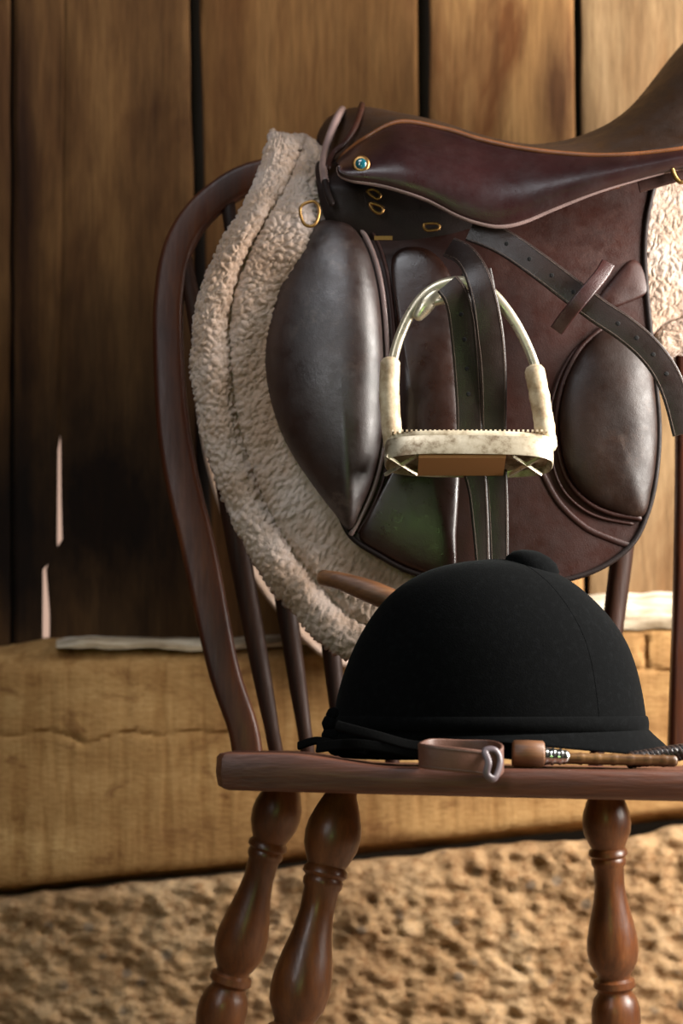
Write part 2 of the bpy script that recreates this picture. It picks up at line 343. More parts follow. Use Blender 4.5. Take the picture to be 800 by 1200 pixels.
v, f = box((0.2, -.9, -.02), (3.6, 3.6, .04)); obj('floor', v, f, FLOORM, None, False, 'structure')
# second, lower stone course that reaches the floor
R = []
for i in range(60):
    x = lerp(-440, 1150, i/59); ring = [P(x, 1322, YS+.16), P(x, 1322, YS+.01)]
    for j in range(20):
        z = lerp(ZC-(1324-HZ)*(YS+2)/F, 0.0, j/19); p = P(x, 1324, YS+.010*noise.fractal(Vector((x*.03, z*12, 4)), 1, 2, 4)); p.z = z; ring.append(p)
    p = P(x, 1324, YS+.16); p.z = 0; ring.append(p); R.append(ring)
v, f = ring_loft(R); obj('foundation_stone', v, f, STONE, wall, True)

# pale worn arris along the top of the timber
PALE = mat('pale_worn_edge_wood', (.6, .5, .4), .8, Specular_IOR_Level=.2)
_v = tc(PALE, (.25, 1, 1)); setcol(PALE, ramp(PALE, nz(PALE, _v, 30, 6, .65), [(.38, (.17, .12, .07)), (.5, (.42, .34, .24)), (.66, (.70, .62, .50))])); bump(PALE, nz(PALE, _v, 120, 5), .6, .002)
R = []
for i in range(220):
    x = lerp(66, 1150, i/219); g = sstep(i/6)*.8+.2; t1 = T1(x)-3*g; t2 = lerp(T1(x)+11+3*noise.noise((x*.02, 8, 0)), T2(x)+1, sstep((x-560)/120)); wv = 1.4*noise.noise((x*.05, 3, 0))
    R.append([P(x, t2, YT+.05), P(x, t2+wv, YT-.001), P(x, lerp(t2, t1, .35*g)+wv, YT-.003*g), P(x, lerp(t2, t1, .8*g)+wv, YT+.012), P(x, t1+wv, YT+.045), P(x, t1+2, YT+.062)])
v, f = ring_loft(R); obj('worn_edge', v, f, PALE, wall, 'auto', label='pale worn strip along the top edge of the timber')
# ------------------------------------------------------------------ the chair
chair = thing('wooden_chair', 'red brown hoop back wooden chair with turned legs in front of the plank wall', 'chair', (.12, .2, 0))
def ztop(x, y): return ZC-.0615-.0125*sstep((x+.055)/.11)-.003*sstep((x-.05)/.25)-.010*max(0, y)/.4
def zbot(x): return ZC-.0937-(x+.11)*.0235
so = cr([(-.108, -.008), (-.095, -.020), (.0, -.028), (.13, -.032), (.26, -.028), (.365, -.020), (.385, -.005), (.388, .06), (.382, .2), (.378, .34), (.365, .385), (.25, .40), (.12, .405), (0, .40), (-.105, .385), (-.118, .34), (-.116, .2), (-.113, .05)], 150, True)
cx, cy = .13, .19
def lay(s, zf): return [Vector((lerp(cx, x, s), lerp(cy, y, s), zf(lerp(cx, x, s), lerp(cy, y, s)))) for x, y in so]
bowl = lambda x, y: ztop(x, y)
R = [lay(s, lambda x, y: zbot(x)) for s in (.02, .5, .97)]+[lay(.992, lambda x, y: zbot(x)+.003), lay(1.0, lambda x, y: lerp(zbot(x), ztop(x, y), .45)), lay(.996, lambda x, y: ztop(x, y)-.004), lay(.985, lambda x, y: ztop(x, y)-.0008)]
R += [lay(s, ztop) for s in (.96, .9, .8, .7, .6, .5, .4, .3, .2, .1, .02)]
v, f = ring_loft(R); obj('seat', v, f, CH_SEAT, chair, 'auto')
LEGP = [(0, .0125), (.010, .0135), (.022, .019), (.034, .0232), (.043, .0243), (.053, .0232), (.062, .0195), (.068, .0165), (.0705, .019), (.0745, .0195), (.0775, .0163), (.080, .0175), (.084, .0172), (.087, .0152), (.105, .0148), (.122, .0172), (.142, .0222), (.158, .0253), (.170, .0258), (.181, .0238), (.190, .0192), (.194, .0165), (.1965, .0165), (.199, .0205), (.205, .0212), (.209, .0175), (.212, .0175), (.217, .0215), (.228, .0245), (.240, .0248), (.252, .022), (.266, .0175), (.272, .016), (.276, .0185), (.281, .0185), (.285, .016), (.31, .017), (.35, .0165), (.40, .014), (.46, .011)]
for (px, py, Y, px2, dy, sc) in ((403, 932, .06, 343, -.02, 1.13), (338, 925, .33, 256, .03, 1.12), (708, 930, .30, 722, .03, 1.05), (905, 935, .06, 935, -.03, 1.1)):
    a = P(px, py, Y); a.z = zbot(a.x)+.006; b = P(px2, 1200, Y+dy); ax = (b-a).normalized(); L = -a.z/ax.z
    v, f = lathe([(min(L, h*sc), r*(1+(sc-1)*.4)) for h, r in LEGP] if 0 else [(h*sc if h < .3 else lerp(.3*sc, L, (h-.3)/.16), r*(1+(sc-1)*.4)) for h, r in LEGP], a, ax, 32); obj('leg', v, f, CH_LEG, chair, 'auto')
# bent hoop, leaning back
hp = [(290, 884, .335), (284, 850, .336), (261, 780, .342), (234, 650, .355), (213, 560, .365), (202, 490, .372), (197, 400, .382), (198, 350, .387), (206, 300, .392), (224, 262, .396), (256, 230, .400), (300, 207, .404), (380, 198, .408), (520, 198, .410), (640, 210, .408), (720, 238, .404), (772, 290, .398), (800, 360, .390), (808, 440, .382), (811, 560, .366), (809, 680, .352), (804, 780, .342), (801, 850, .336), (800, 886, .335)]
hpath = tp(hp, 130)
secs = lambda i: rrect(.031+.005*math.sin(math.pi*min(1, max(0, min(i, 129-i)-2)/34))**2, .024, .006)
v, f = sweep(hpath, secs, Vector((0, -1, 0))); obj('hoop_back', v, f, CH_Z, chair, 'auto')
for (x1, y1, x2) in ((212, 322, 324), (266, 232, 361), (330, 200, 402), (400, 190, 460), (470, 184, 520), (545, 182, 580), (650, 200, 636), (772, 300, 697)):
    a = P(x1, y1, .40); b = P(x2, 872, .345); b.z = ztop(b.x, b.y)-.004
    if x1 == 212: a = P(214, 290, .392)
    path = [a.lerp(b, t/20) for t in range(21)]; rad = [.0068+.0058*math.sin(math.pi*min(1, (t/20)*1.05))**.8*(t/20)**.5+.0008 for t in range(21)]
    v, f = tube(path, rad, 14); obj('spindle', v, f, CH_SP, chair)

# ------------------------------------------------------------------ fleece saddle pad
FLEECE = mat('cream_fleece', (.62, .47, .38), .95, Sheen_Weight=.35, Sheen_Roughness=.5, Specular_IOR_Level=.1)
_v = tc(FLEECE); _c = ramp(FLEECE, nz(FLEECE, _v, 10, 5, .6), [(.35, (.36, .225, .145)), (.5, (.50, .355, .27)), (.65, (.62, .50, .44))])
vo = nodes(FLEECE)[0].new('ShaderNodeTexVoronoi'); vo.feature = 'F2'; vo.inputs['Scale'].default_value = 190; nodes(FLEECE)[1].new(_v, vo.inputs['Vector'])
setcol(FLEECE, _c); p_ = bump(FLEECE, nz(FLEECE, _v, 190, 4, .6, 1.2), .7, .003); bump(FLEECE, nz(FLEECE, _v, 800, 3, .7), .6, .0012, p_)
pad = thing('saddle_pad', 'cream fleece saddle pad draped over the hoop back chair beneath the brown saddle', 'saddle pad', (.12, .40, .9))
Y0 = .405
OUT = cr([(317, 153), (306, 190), (292, 228), (266, 272), (243, 318), (228, 365), (223, 410), (227, 455), (237, 510), (252, 562), (270, 608), (290, 648), (318, 690), (345, 722), (372, 750), (400, 771), (440, 783), (500, 770), (560, 735), (620, 670), (680, 600), (725, 510), (765, 432), (800, 410), (860, 402), (920, 380), (960, 320), (975, 240), (972, 180)], 420)
INN = cr([(358, 156), (395, 160), (440, 175), (500, 200), (560, 215), (620, 225), (700, 225), (780, 205), (860, 190), (930, 170)], 420)
# the inner line runs faster at the start so that the front edge of the pad stays square to its outline
def padY(py):
    t = max(0, min(1, (305-py)/150)); return lerp(.255, .262, 1)-.012*max(0, (py-305)/450)+(Y0-.262)*(1-math.sqrt(max(0, 1-t*t)))
OUTH, INNH = OUT, INN
def pad_panel(name, far=False, label=None):
    R = []; ns, nt = (60, 300) if far else (150, 860)
    OUT = [OUTH[0]]*0+[tuple(OUTH[min(419, round(i*419/(nt-1)))]) if far else tuple(lerp(a_, b_, i*419/(nt-1)%1) for a_, b_ in zip(OUTH[int(i*419/(nt-1))], OUTH[min(419, int(i*419/(nt-1))+1)])) for i in range(nt)]
    INN = [tuple(lerp(a_, b_, i*419/(nt-1)%1) for a_, b_ in zip(INNH[int(i*419/(nt-1))], INNH[min(419, int(i*419/(nt-1))+1)])) for i in range(nt)]
    q0 = int(nt*110/420)
    for s in range(ns+1):
        row = []
        for t in range(nt):
            o = OUT[t]; i = INN[t]
            if t < q0:                                      # upper front: thickness measured straight across
                k = t/q0; i = (lerp(358, INN[q0][0], k)+60*math.sin(math.pi*k), lerp(157, INN[q0][1], k)+40*math.sin(math.pi*k))
            u = (s/ns)**1.25; x = lerp(o[0], i[0], u); y = lerp(o[1], i[1], u); d = math.hypot(x-o[0], y-o[1])
            wd = 44+12*math.sin(math.pi*min(1, t/nt*2.1)); rr = wd/2
            if d < wd: b = .019*math.sqrt(max(0, 1-((d-rr)/rr)**2))
            else: e = min(1, (d-wd)/16); b = .012*math.sqrt(max(0, 1-(1-e)**2))
            p = P(x, y, padY(y)-b)
            if far: p = P(x-17*sstep((y-230)/120)+4*(1-sstep((y-160)/100)) if x < 500 else x, y+(4 if y < 200 else 0), padY(y)); p.y = 2*Y0-p.y+b
            row.append(p+Vector((0, (-1 if far else 1)*.04*sstep((x-(352 if y < 300 else 352+min(1, (y-300)/60)*58))/50)*(sstep((620-y)/60) if x < 740 else 1), 0)))
        R.append(row)
    v, f = grid(R); o = obj(name, v, f, FLEECE, pad, True, label=label)
    def curl(co, n):
        q = co*1.0; wq = q*140+Vector((noise.noise(q*90), noise.noise(q*90+Vector((5, 0, 0))), noise.noise(q*90+Vector((0, 7, 0)))))*.8
        dd = noise.voronoi(wq)[0]; e = min(.45, dd[1]-dd[0])/.45; big = noise.noise(q*38)
        fade = (.75+.25*sstep((1.005-co.z)/.05))*(1 if co.x < .2 else .45); return (.0044*(e**.45)-.002+.0026*big)*fade
    if not far:
        me = o.data
        if sum(n.normal.y for n in me.polygons) > 0: me.flip_normals()
        displace(o, curl)
    solid(o, .005, -1); return o
pad_panel('near_panel'); pad_panel('far_panel', True)
# strap loop with a small brass buckle on the pad
v, f = tube([P(x, y, .234) for x, y in cr([(352, 243), (368, 236), (374, 248), (368, 264), (356, 262)], 24, True)]+[P(352, 243, .234)], .0016, 8)
obj('buckle', v, f, BRASS, pad)

# ------------------------------------------------------------------ the saddle
sad = thing('riding_saddle', 'glossy dark brown leather riding saddle over the chair back', 'saddle', (.12, .40, .9))
def fY(px, py): return .222+.045*max(0, min(1, (640-py)/400))**1.6+.0000006*(px-560)**2*.6
def flap_mirror(name, v, f, m, *a, **k): return obj(name, [Vector((p.x, 2*Y0-p.y, p.z)) for p in v], f, m, *a, **k)
FO = [(400, 245), (470, 238), (560, 245), (650, 238), (720, 222), (768, 208), (758, 255), (755, 300), (759, 360), (766, 430), (772, 500), (768, 560), (757, 605), (738, 640), (700, 667), (650, 682), (600, 686), (540, 682), (484, 671), (446, 652), (410, 627), (392, 585), (372, 500), (375, 400), (385, 300)]
FC = (580, 450)
v, f = star(FO, FC, lambda x, y: fY(x, y)-.0035+.010*sstep((x-700)/110)*0, .0, .004, 26, n=200, edge=0)
o = obj('flap', v, f, LE_FLAP, sad, 'auto')
v2, f2 = star([(x, y) for x, y in FO], FC, lambda x, y: fY(x, y)-.0035, .0, .004, 12, n=120); flap_mirror('flap', v2, f2, LE_FLAP, sad, 'auto')
# rolled edge of the flap
e = [P(x, y, fY(x, y)-.004) for x, y in cr(FO[5:22], 160)]
v, f = tube(e, .0028, 8); obj('flap_edge', v, f, LE_DARK, sad)
# inner sweat flap edge and panel showing under the skirt
v, f = star([(372, 160), (392, 138), (412, 150), (408, 190), (440, 205), (520, 235), (600, 255), (600, 290), (540, 300), (450, 290), (400, 270), (384, 262), (374, 235), (369, 195)], (430, 245), lambda x, y: .268+.125*sstep((222-y)/70), .012, .03, n=120)
obj('front_panel', v, f, LE_DARK, sad)
# stuffed knee roll at the front of the flap
KO = [(392, 256), (412, 264), (430, 292), (442, 335), (448, 390), (450, 450), (448, 510), (438, 560), (424, 595), (410, 622), (392, 602), (366, 568), (338, 525), (319, 478), (309, 425), (312, 375), (326, 325), (348, 288), (370, 262)]
v, f = star(KO, (398, 420), lambda x, y: fY(x, y)-.006, .038, .03, 30, pw=2.3, n=150); obj('knee_roll', v, f, LE_PAD, sad)
for dx, r, m in ((0, .0026, WELT), (9, .0018, LE_FLAP)):
    pth = cr([(396, 254), (420, 266), (436, 294), (447, 335), (453, 390), (454, 450), (451, 512), (441, 562), (427, 598), (411, 626)], 90)
    v, f = tube([P(x+dx, y-dx*.3, fY(x, y)-.007) for x, y in pth], r, 10); obj('welt', v, f, m, sad)
# smooth raised panel between knee roll and stirrup leather, lower down sweeps to the flap corner
v, f = star([(460, 300), (500, 292), (530, 330), (538, 420), (540, 520), (535, 620), (530, 678), (484, 668), (446, 649), (420, 628), (440, 596), (454, 560), (463, 510), (466, 440), (464, 370)], (490, 500), lambda x, y: fY(x, y)-.0045, .010, .004, 18, pw=3, n=130)
obj('flap_blocking', v, f, LE_BLOCK, sad)
# thigh block on the rear of the flap
TO = [(706, 386), (682, 410), (664, 445), (655, 485), (657, 527), (668, 562), (688, 585), (715, 599), (752, 606), (763, 575), (769, 535), (770, 495), (766, 450), (758, 405), (738, 384)]
v, f = star(TO, (716, 490), lambda x, y: fY(x, y)-.005, .019, .006, 26, pw=2.0, n=140); obj('thigh_block', v, f, LE_THIGH, sad)
for dx, dy, r in ((-2, 0, .0026), (-11, 6, .0016)):
    v, f = tube([P(x+dx, y+dy, fY(x, y)-.006) for x, y in cr([(708, 384), (682, 408), (663, 445), (654, 485), (656, 527), (667, 563), (688, 587), (715, 601), (752, 608)], 70)], r, 10); obj('welt', v, f, LE_FLAP, sad)
v, f = tube([P(x, y, fY(x, y)-.003) for x, y in cr([(635, 555), (655, 590), (685, 618), (715, 632), (738, 640)], 50)], .0035, 10, .6); obj('crease', v, f, LE_FLAP, sad)
v, f = star([(738, 305), (752, 312), (760, 335), (757, 345), (735, 355), (712, 362), (700, 352), (716, 328)], (735, 333), lambda x, y: fY(x, y)-.004, .006, .004, 8, n=50); obj('rear_patch', v, f, LE_FLAP, sad)

# seat: lofted from the near seam over the crown to the far seam
NS = [(374, 214, .345), (384, 190, .325), (402, 182, .305), (430, 163, .290), (468, 145, .285), (520, 153, .278), (560, 165, .272), (600, 174, .262), (640, 180, .252), (690, 184, .240), (740, 183, .232), (800, 176, .225), (860, 160, .230), (910, 135, .245), (948, 105, .275), (965, 80, .320), (972, 62, .385)]
CS = [(371, 160, Y0), (378, 146, Y0), (392, 134, Y0), (425, 127, Y0), (470, 136, Y0), (520, 149, Y0), (560, 163, Y0), (600, 173, Y0), (640, 176, Y0), (690, 161, Y0), (735, 131, Y0), (790, 62, Y0), (840, 10, Y0), (885, -25, Y0), (925, -38, Y0), (955, -22, Y0), (975, 50, Y0)]
n = 90; A = tp(NS, n); B = tp(CS, n); R = []
for a, b in zip(A, B):
    row = []
    for k in range(25):
        t = k/24; g = math.sin(t*math.pi/2)
        row.append(Vector((lerp(a.x, b.x, g), lerp(a.y, b.y, t**.9), lerp(a.z, b.z, lerp(g, t*t, .0)))))
    far = [Vector((p.x, 2*Y0-p.y, p.z)) for p in reversed(row[:-1])]
    R.append(row+far)
v, f = grid(R); o = obj('seat', v, f, LE_SEAT, sad); solid(o, .012, -1)
# skirt over the stirrup bar
US = cr([(397, 192), (404, 182), (430, 163), (468, 145), (520, 153), (560, 165), (600, 174), (640, 180), (690, 184), (740, 183), (800, 176), (860, 162), (905, 150)], 130)
LS = cr([(397, 196), (399, 205), (412, 211), (436, 215), (462, 221), (500, 234), (535, 252), (560, 261), (585, 265), (612, 260), (650, 244), (700, 224), (752, 208), (800, 196), (850, 186), (905, 172)], 130)
seamY = lambda x: interp([(a, c) for a, b, c in NS], x)
R = []
for k in range(19):
    t = k/18; R.append([P(lerp(a[0], b[0], t), lerp(a[1], b[1], t), lerp(seamY(a[0])-.004, .218+.00006*max(0, 470-a[0]), math.sin(t*math.pi/2))-.010*math.sin(math.pi*t)) for a, b in zip(US, LS)])
v, f = grid(R); o = obj('skirt', v, f, LE_SKIRT, sad); o_v, o_f = v, f
solid(o, .004, 0)
o = flap_mirror('skirt', o_v, o_f, LE_SKIRT, sad); solid(o, .004, 0)
v, f = tube(R[-1], .0026, 8); obj('skirt_edge', v, f, WELT, sad)
v, f = tube([p+Vector((0, -.002, .001)) for p in R[0]], .0028, 10); obj('piping', v, f, PIPE, sad)
flap_mirror('piping', v, f, PIPE, sad)
# pommel welts
for pts, r, m in (([(403, 134, .39), (398, 142, .355), (391, 158, .335), (384, 180, .315), (381, 200, .285), (383, 218, .262)], .0042, WELT), ([(426, 128, .395), (424, 137, .36), (417, 156, .325), (405, 174, .305), (392, 186, .298), (386, 202, .280)], .0032, LE_FLAP), ([(383, 218, .260), (386, 232, .254), (391, 244, .254)], .0035, LE_DARK)):
    v, f = tube([p+Vector((-.002, -.007, .003)) for p in tp(pts, 40)], r, 10); obj('pommel_welt', v, f, m, sad)
# saddle nail
c = P(423, 193, .221)
v, f = lathe([(0, .0085), (.002, .0088), (.003, .0078), (.0035, .006)], c, Vector((-.1, -1, .1)), 24); nail = obj('saddle_nail', v, f, BRASS, sad)
v, f = lathe([(.003, .0058), (.0042, .0052), (.0052, .003), (.0055, .0004)], c, Vector((-.1, -1, .1)), 20); obj('enamel_cap', v, f, TEAL, nail, label='teal enamel cap')
# small brass pieces in the shade under the skirt
for pts, r in (([(430, 224), (438, 222), (446, 229), (441, 233)], .0014), ([(433, 238), (438, 247), (446, 250), (448, 243)], .0017), ([(496, 263), (512, 262), (514, 268), (500, 270)], .0015)):
    v, f = tube([P(x, y, .246) for x, y in cr(pts, 14, True)]+[P(*pts[0], .246)], r, 8); obj('small_buckle', v, f, BRASS, sad)
a = P(449, 279, .244); v, f = box(a, (.018, .0015, .004)); obj('maker_plate', v, f, BRASS, sad, False)
def strap(name, pts, wpx, th, m, parent, n=60, up=None, stitch=True):
    pth = tp(pts, n); w = [mm(interp(wpx, i/(n-1)) if hasattr(wpx, '__len__') else wpx, p.y) for i, p in enumerate(pth)]
    v, f = sweep(pth, lambda i: rrect(w[i], th, th*.42), up or Vector((0, -1, 0))); o = obj(name, v, f, m, parent, 'auto')
    if stitch:
        V = []
        for sgn in (-1, 1):
            for i in range(0, n-1):
                for q in (.15, .65):
                    p = pth[i].lerp(pth[i+1], q); d = (pth[i+1]-pth[i]).normalized(); u = up if up else Vector((0, -1, 0)); s = d.cross(u).normalized(); u = s.cross(d).normalized()
                    V.append(tube([p+s*sgn*(w[i]/2-.0022)+u*(th/2)-d*.0008, p+s*sgn*(w[i]/2-.0022)+u*(th/2)+d*.0008], .0003, 5))
        v, f = merge(V); obj('stitching', v, f, THREAD, o, True, 'stuff')
    return o, pth
def holes(parent, pth, th, idx, r=.0022):
    for i in idx:
        d = (pth[i+1]-pth[i-1]).normalized(); u = Vector((0, -1, 0)); s = d.cross(u).normalized(); u = s.cross(d).normalized()
        v, f = lathe([(th/2-.001, r), (th/2+.0002, r), (th/2+.0003, r*.6)], pth[i], u, 12); obj('hole', v, f, HOLE, parent)
# girth strap crossing the flap through its keeper
o, pth = strap('girth_strap', [(552, 268, .236), (590, 284, .226), (630, 311, .217), (668, 340, .212), (700, 364, .208), (730, 384, .204), (757, 407, .201), (778, 434, .199), (792, 466, .197), (803, 508, .196)], 31, .004, LE_STRAP, sad, 80)
holes(o, pth, .004, (10, 17, 24, 31, 45, 51, 57, 63))
o, _ = strap('keeper_loop', [(712, 309, .216), (704, 322, .207), (690, 339, .200), (675, 357, .199), (662, 373, .206), (652, 387, .214)], 17, .004, LE_KEEP, sad, 30, stitch=False)
# rear girth tab and dee ring at the cantle
v, f = tube([P(x, y, .214) for x, y in cr([(787, 186), (800, 192), (806, 204), (798, 214), (789, 203)], 24, True)]+[P(787, 186, .214)], .0022, 8); obj('dee_ring', v, f, BRASS, sad)
o, _ = strap('rear_tab', [(748, 218, .225), (790, 206, .224), (850, 190, .228)], 16, .006, LE_FLAP, sad, 20, stitch=False)

# ------------------------------------------------------------------ stirrup and stirrup leather hanging from the saddle
stl = thing('stirrup_leather', 'dark double stirrup strap with punched holes hanging down the middle of the saddle flap', 'strap', (.1, .19, .9))
o, pth = strap('upper_strap', [(527, 290, .212), (543, 298, .196), (556, 316, .176), (566, 345, .166), (573, 385, .168), (578, 440, .180), (579, 520, .193), (583, 590, .200), (585, 668, .204)], [(0, 26), (.15, 30), (.3, 33), (.6, 29), (.8, 25), (1, 22)], .0045, LE_STRAP, stl, 80)
o, pth = strap('holed_strap', [(524, 333, .172), (533, 345, .170), (540, 368, .173), (545, 410, .180), (549, 470, .187), (551, 525, .192), (560, 580, .197), (566, 668, .200)], [(0, 30), (.15, 32), (.6, 30), (.75, 22), (1, 17)], .004, LE_STRAP, stl, 70)
holes(o, pth, .004, (8, 14, 21, 27, 40))
o, pth = strap('under_strap', [(558, 318, .201), (564, 352, .199), (566, 400, .198), (566, 520, .199)], 36, .004, LE_STRAP, stl, 30, stitch=False)
sti = thing('stirrup_iron', 'pale metal stirrup with rubber wrapped sides on the saddle flap', 'stirrup', (.1, .18, .65))
YI = .178
arch = [(459, 440), (461, 420), (468, 395), (480, 369), (496, 348), (514, 336), (535, 331), (557, 334), (578, 346), (600, 373), (616, 402), (627, 430), (630, 446)]
n = 80; pth = [P(x, y, YI+.004*math.sin(math.pi*i/79)) for i, (x, y) in enumerate(cr(arch, n))]
rad = [.0048+.0014*math.sin(math.pi*i/(n-1))**4 for i in range(n)]
v, f = tube(pth, rad, 16, .75); obj('arch', v, f, STEEL, sti)
v, f = tube([P(x, y, YI) for x, y in cr([(496, 362), (508, 355), (530, 351), (552, 352), (568, 356)], 24)], .0038, 12); obj('eye_bar', v, f, STEEL, sti)
v, f = tube([P(x, y, YI) for x, y in cr([(489, 372), (497, 360), (507, 348), (513, 343)], 24)], [.0050+.003*math.sin(math.pi*i/23) for i in range(24)], 12, .7); obj('eye_shoulder', v, f, STEEL, sti)
for pts in ([(457, 425), (456, 460), (458, 495), (461, 522)], [(626, 434), (632, 465), (637, 495), (641, 524)]):
    q = tp([(x, y, YI) for x, y in pts], 30)
    v, f = tube(q, [.0098+.0007*noise.noise((i*.35, pts[0][0], 0)) for i in range(30)], 18, .95); obj('rubber_wrap', v, f, RUBBER, sti)
# tread: rounded frame with a ribbed pad above and an inlay below
def tread_ring(hw, hd, z, cyo=0, pw=3.2, n=64):
    c = P(549, 532, YI); o = []
    for k in range(n):
        a = 2*math.pi*k/n; ca, sa = math.cos(a), math.sin(a)
        x = math.copysign(abs(ca)**(2/pw), ca)*hw; y = math.copysign(abs(sa)**(2/pw), sa)*hd
        q = Vector((x, y, z)); q.rotate(__import__('mathutils').Euler((math.radians(-20), math.radians(.6), 0))); o.append(c+q)
    return o
hw = mm(99, YI); hd = .027
R = [tread_ring(hw*.93, hd*.88, -.0065), tread_ring(hw*.97, hd*.95, -.0115), tread_ring(hw*.985, hd*.98, -.0125), tread_ring(hw, hd, -.010), tread_ring(hw, hd, .006), tread_ring(hw*.985, hd*.97, .009), tread_ring(hw*.93, hd*.88, .0095)]
v, f = ring_loft(R); obj('tread_frame', v, f, NICK, sti, 'auto')
v, f = ring_loft([tread_ring(hw*.985, hd*.98, .006), tread_ring(hw*.99, hd*1.02, .0085), tread_ring(hw*.98, hd*1.0, .0115)]); obj('tread_pad', v, f, TREADW, sti, 'auto', label='cream ribbed pad')
V = []
c = P(549, 532, YI); E = __import__('mathutils').Euler((math.radians(-20), 0, 0))
for i in range(34):
    q = Vector((lerp(-hw*.9, hw*.9, i/33), 0, .0125)); q.rotate(E); V.append(box(c+q, (.0020, .05, .002), E.to_matrix()))
v, f = merge(V); obj('tread_rib', v, f, TREADW, sti, False, 'stuff')
V = []
for x0, x1 in ((-.60, .42),):
    q = Vector(((x0+x1)/2*hw, 0, -.0118)); q.rotate(E); V.append(box(c+q, ((x1-x0)*hw, .040, .0034), E.to_matrix()))
v, f = merge(V); obj('tread_inlay', v, f, TREADR, sti, False, label='orange brown inlay under the tread')
for sg in (-.80, .68):
    for an in (-45, 45):
        q = Vector((sg*hw, 0, -.0118)); q.rotate(E); v, f = box(c+q, (.003, .045, .003), (__import__('mathutils').Euler((math.radians(-20), 0, math.radians(an))).to_matrix())); obj('grate_bar', v, f, STEEL, sti, False)

# ------------------------------------------------------------------ hooked wooden stick behind the hat
v, f = tube(tp([(377, 677, .222), (395, 680, .214), (425, 690, .206), (460, 704, .200), (500, 722, .205), (530, 760, .235), (540, 820, .26), (545, 874, .27)], 70), [.0078+.0035*sstep(i/16) for i in range(70)], 16, .8)
o = obj('wooden_stick', v, f, STICK, None); o['label'] = 'brown wooden stick end poking out behind the black hat against the fleece'; o['category'] = 'stick'

# ------------------------------------------------------------------ velvet riding hat
hat = thing('riding_hat', 'black velvet riding hat with a top button resting on the chair seat', 'hat', (.14, .115, .448))
YH = .118
prof = [(657, 556, 602), (659, 540, 617), (664, 516, 634), (672, 494, 652), (686, 470, 675), (704, 450, 696), (726, 433, 716), (752, 418, 733), (780, 406, 744), (808, 397, 751), (832, 392, 755), (852, 390, 757), (866, 390, 757)]
yt = cr([(p[0], p[1], p[2]) for p in prof], 60); n = 96; R = []
def hat_ring(y, xl, xr, grow=0, k=.70):
    a = (xr-xl)/2; c = (xl+xr)/2; bx = mm(a, YH)+grow; by = mm(a, YH)*k+grow; cc = P(c, y, YH); return [cc+Vector((bx*math.cos(t), by*math.sin(t), 0)) for t in [2*math.pi*i/n for i in range(n)]]
R = [hat_ring(655.5, 570, 590)]+[hat_ring(*q) for q in yt]
# low edge: front right is higher than the near side
v, f = ring_loft(R, False); f.append(tuple(range(n))); shell = obj('shell', v, f, VELVET, hat); solid(shell, .010, -1)
# velvet band round the rim
def band(ya, yb, g, nm, tilt=0):
    rr = []
    for u, gg in ((0, 0), (.12, 1), (.5, 1.25), (.88, 1), (1, 0)):
        y = lerp(ya, yb, u); xl, xr = interp([(p[0], p[1]) for p in prof], y), interp([(p[0], p[2]) for p in prof], y); rr.append(hat_ring(y, xl, xr, g*gg))
    v, f = ring_loft(rr, False); return obj(nm, v, f, VELVET, hat)
band(838, 856, .0020, 'hat_band')
# peak
R = []; m = 60; cc = P(573, 858, YH); ax = mm(184, YH); by = ax*.70
for (g, dz) in ((-.004, .004), (.0, .003), (.006, -.003), (.014, -.010), (.021, -.017), (.0235, -.0205), (.0225, -.0225), (.017, -.0205), (.006, -.010), (-.004, -.004)):
    row = []
    for i in range(m+1):
        t = lerp(-112, 112, i/m); th = math.radians(t); k = max(0, math.cos(th*.80))**1.25; kk = k
        row.append(cc+Vector(((ax+g*kk+.0015)*math.cos(th), (by+g*kk*.9+.0015)*math.sin(th), dz*kk-.002*(1-kk))))
    R.append(row)
v, f = grid(R); o = obj('peak', v, f, VELVET, hat)
# button
c = P(622, 668, YH); v, f = lathe([(-.008, .0255), (0, .0262), (.006, .0255), (.012, .021), (.016, .013), (.018, .004), (.0182, .0005)], c, Vector((.30, 0, 1)), 30); obj('button', v, f, VELVET, hat)
# seams of the crown
for t0 in (-50,):
    pts = []
    for q in yt[::2]:
        a = (q[2]-q[1])/2; cx_ = (q[1]+q[2])/2; b = mm(a, YH); pc = P(cx_, q[0], YH); th = math.radians(t0); pts.append(pc+Vector((b*math.cos(th), b*.70*math.sin(th), 0)))
    v, f = tube(pts, .0003, 6); obj('seam', v, f, VELVET, hat)
# lining ring and harness straps that rest on the seat
zl = ztop(.0, .1)
R = []
for g, z in ((0, P(0, 862, YH).z), (-.004, zl+.006), (-.010, zl+.001), (-.018, zl+.001), (-.018, P(0, 850, YH).z)):
    cc = P(470, 866, YH); R.append([Vector((cc.x+(mm(84, YH)+g)*math.cos(t), YH+(.092+g)*math.sin(t), z)) for t in [2*math.pi*i/60 for i in range(60)]])
v, f = ring_loft(R, False); o = obj('lining', v, f, BLACK, hat)
hb = lambda pts, w, name='harness_strap': strap(name, pts, w, .004, BLACK, hat, 40, up=Vector((0, -1, .35)), stitch=False)
hb([(372, 876, .06), (410, 872, .035), (450, 876, .03), (500, 884, .03), (560, 878, .03), (600, 884, .035), (660, 889, .04)], 13)
hb([(394, 850, .03), (440, 862, .018), (490, 874, .02), (540, 866, .025), (600, 872, .035), (650, 862, .05)], 12)
hb([(350, 874, .12), (372, 868, .10), (400, 874, .06), (430, 880, .03)], 10)
for (x, y, r) in ((391, 838, .0075), (388, 848, .009), (389, 862, .010), (395, 872, .011)):
    c = P(x, y, .10); v, f = lathe([(-r, .001), (-r*.8, r*.6), (-r*.3, r*.95), (r*.3, r*.95), (r*.8, r*.6), (r, .001)], c, Vector((.3, -.5, .6)), 16); obj('bow_fold', v, f, VELVET, hat)

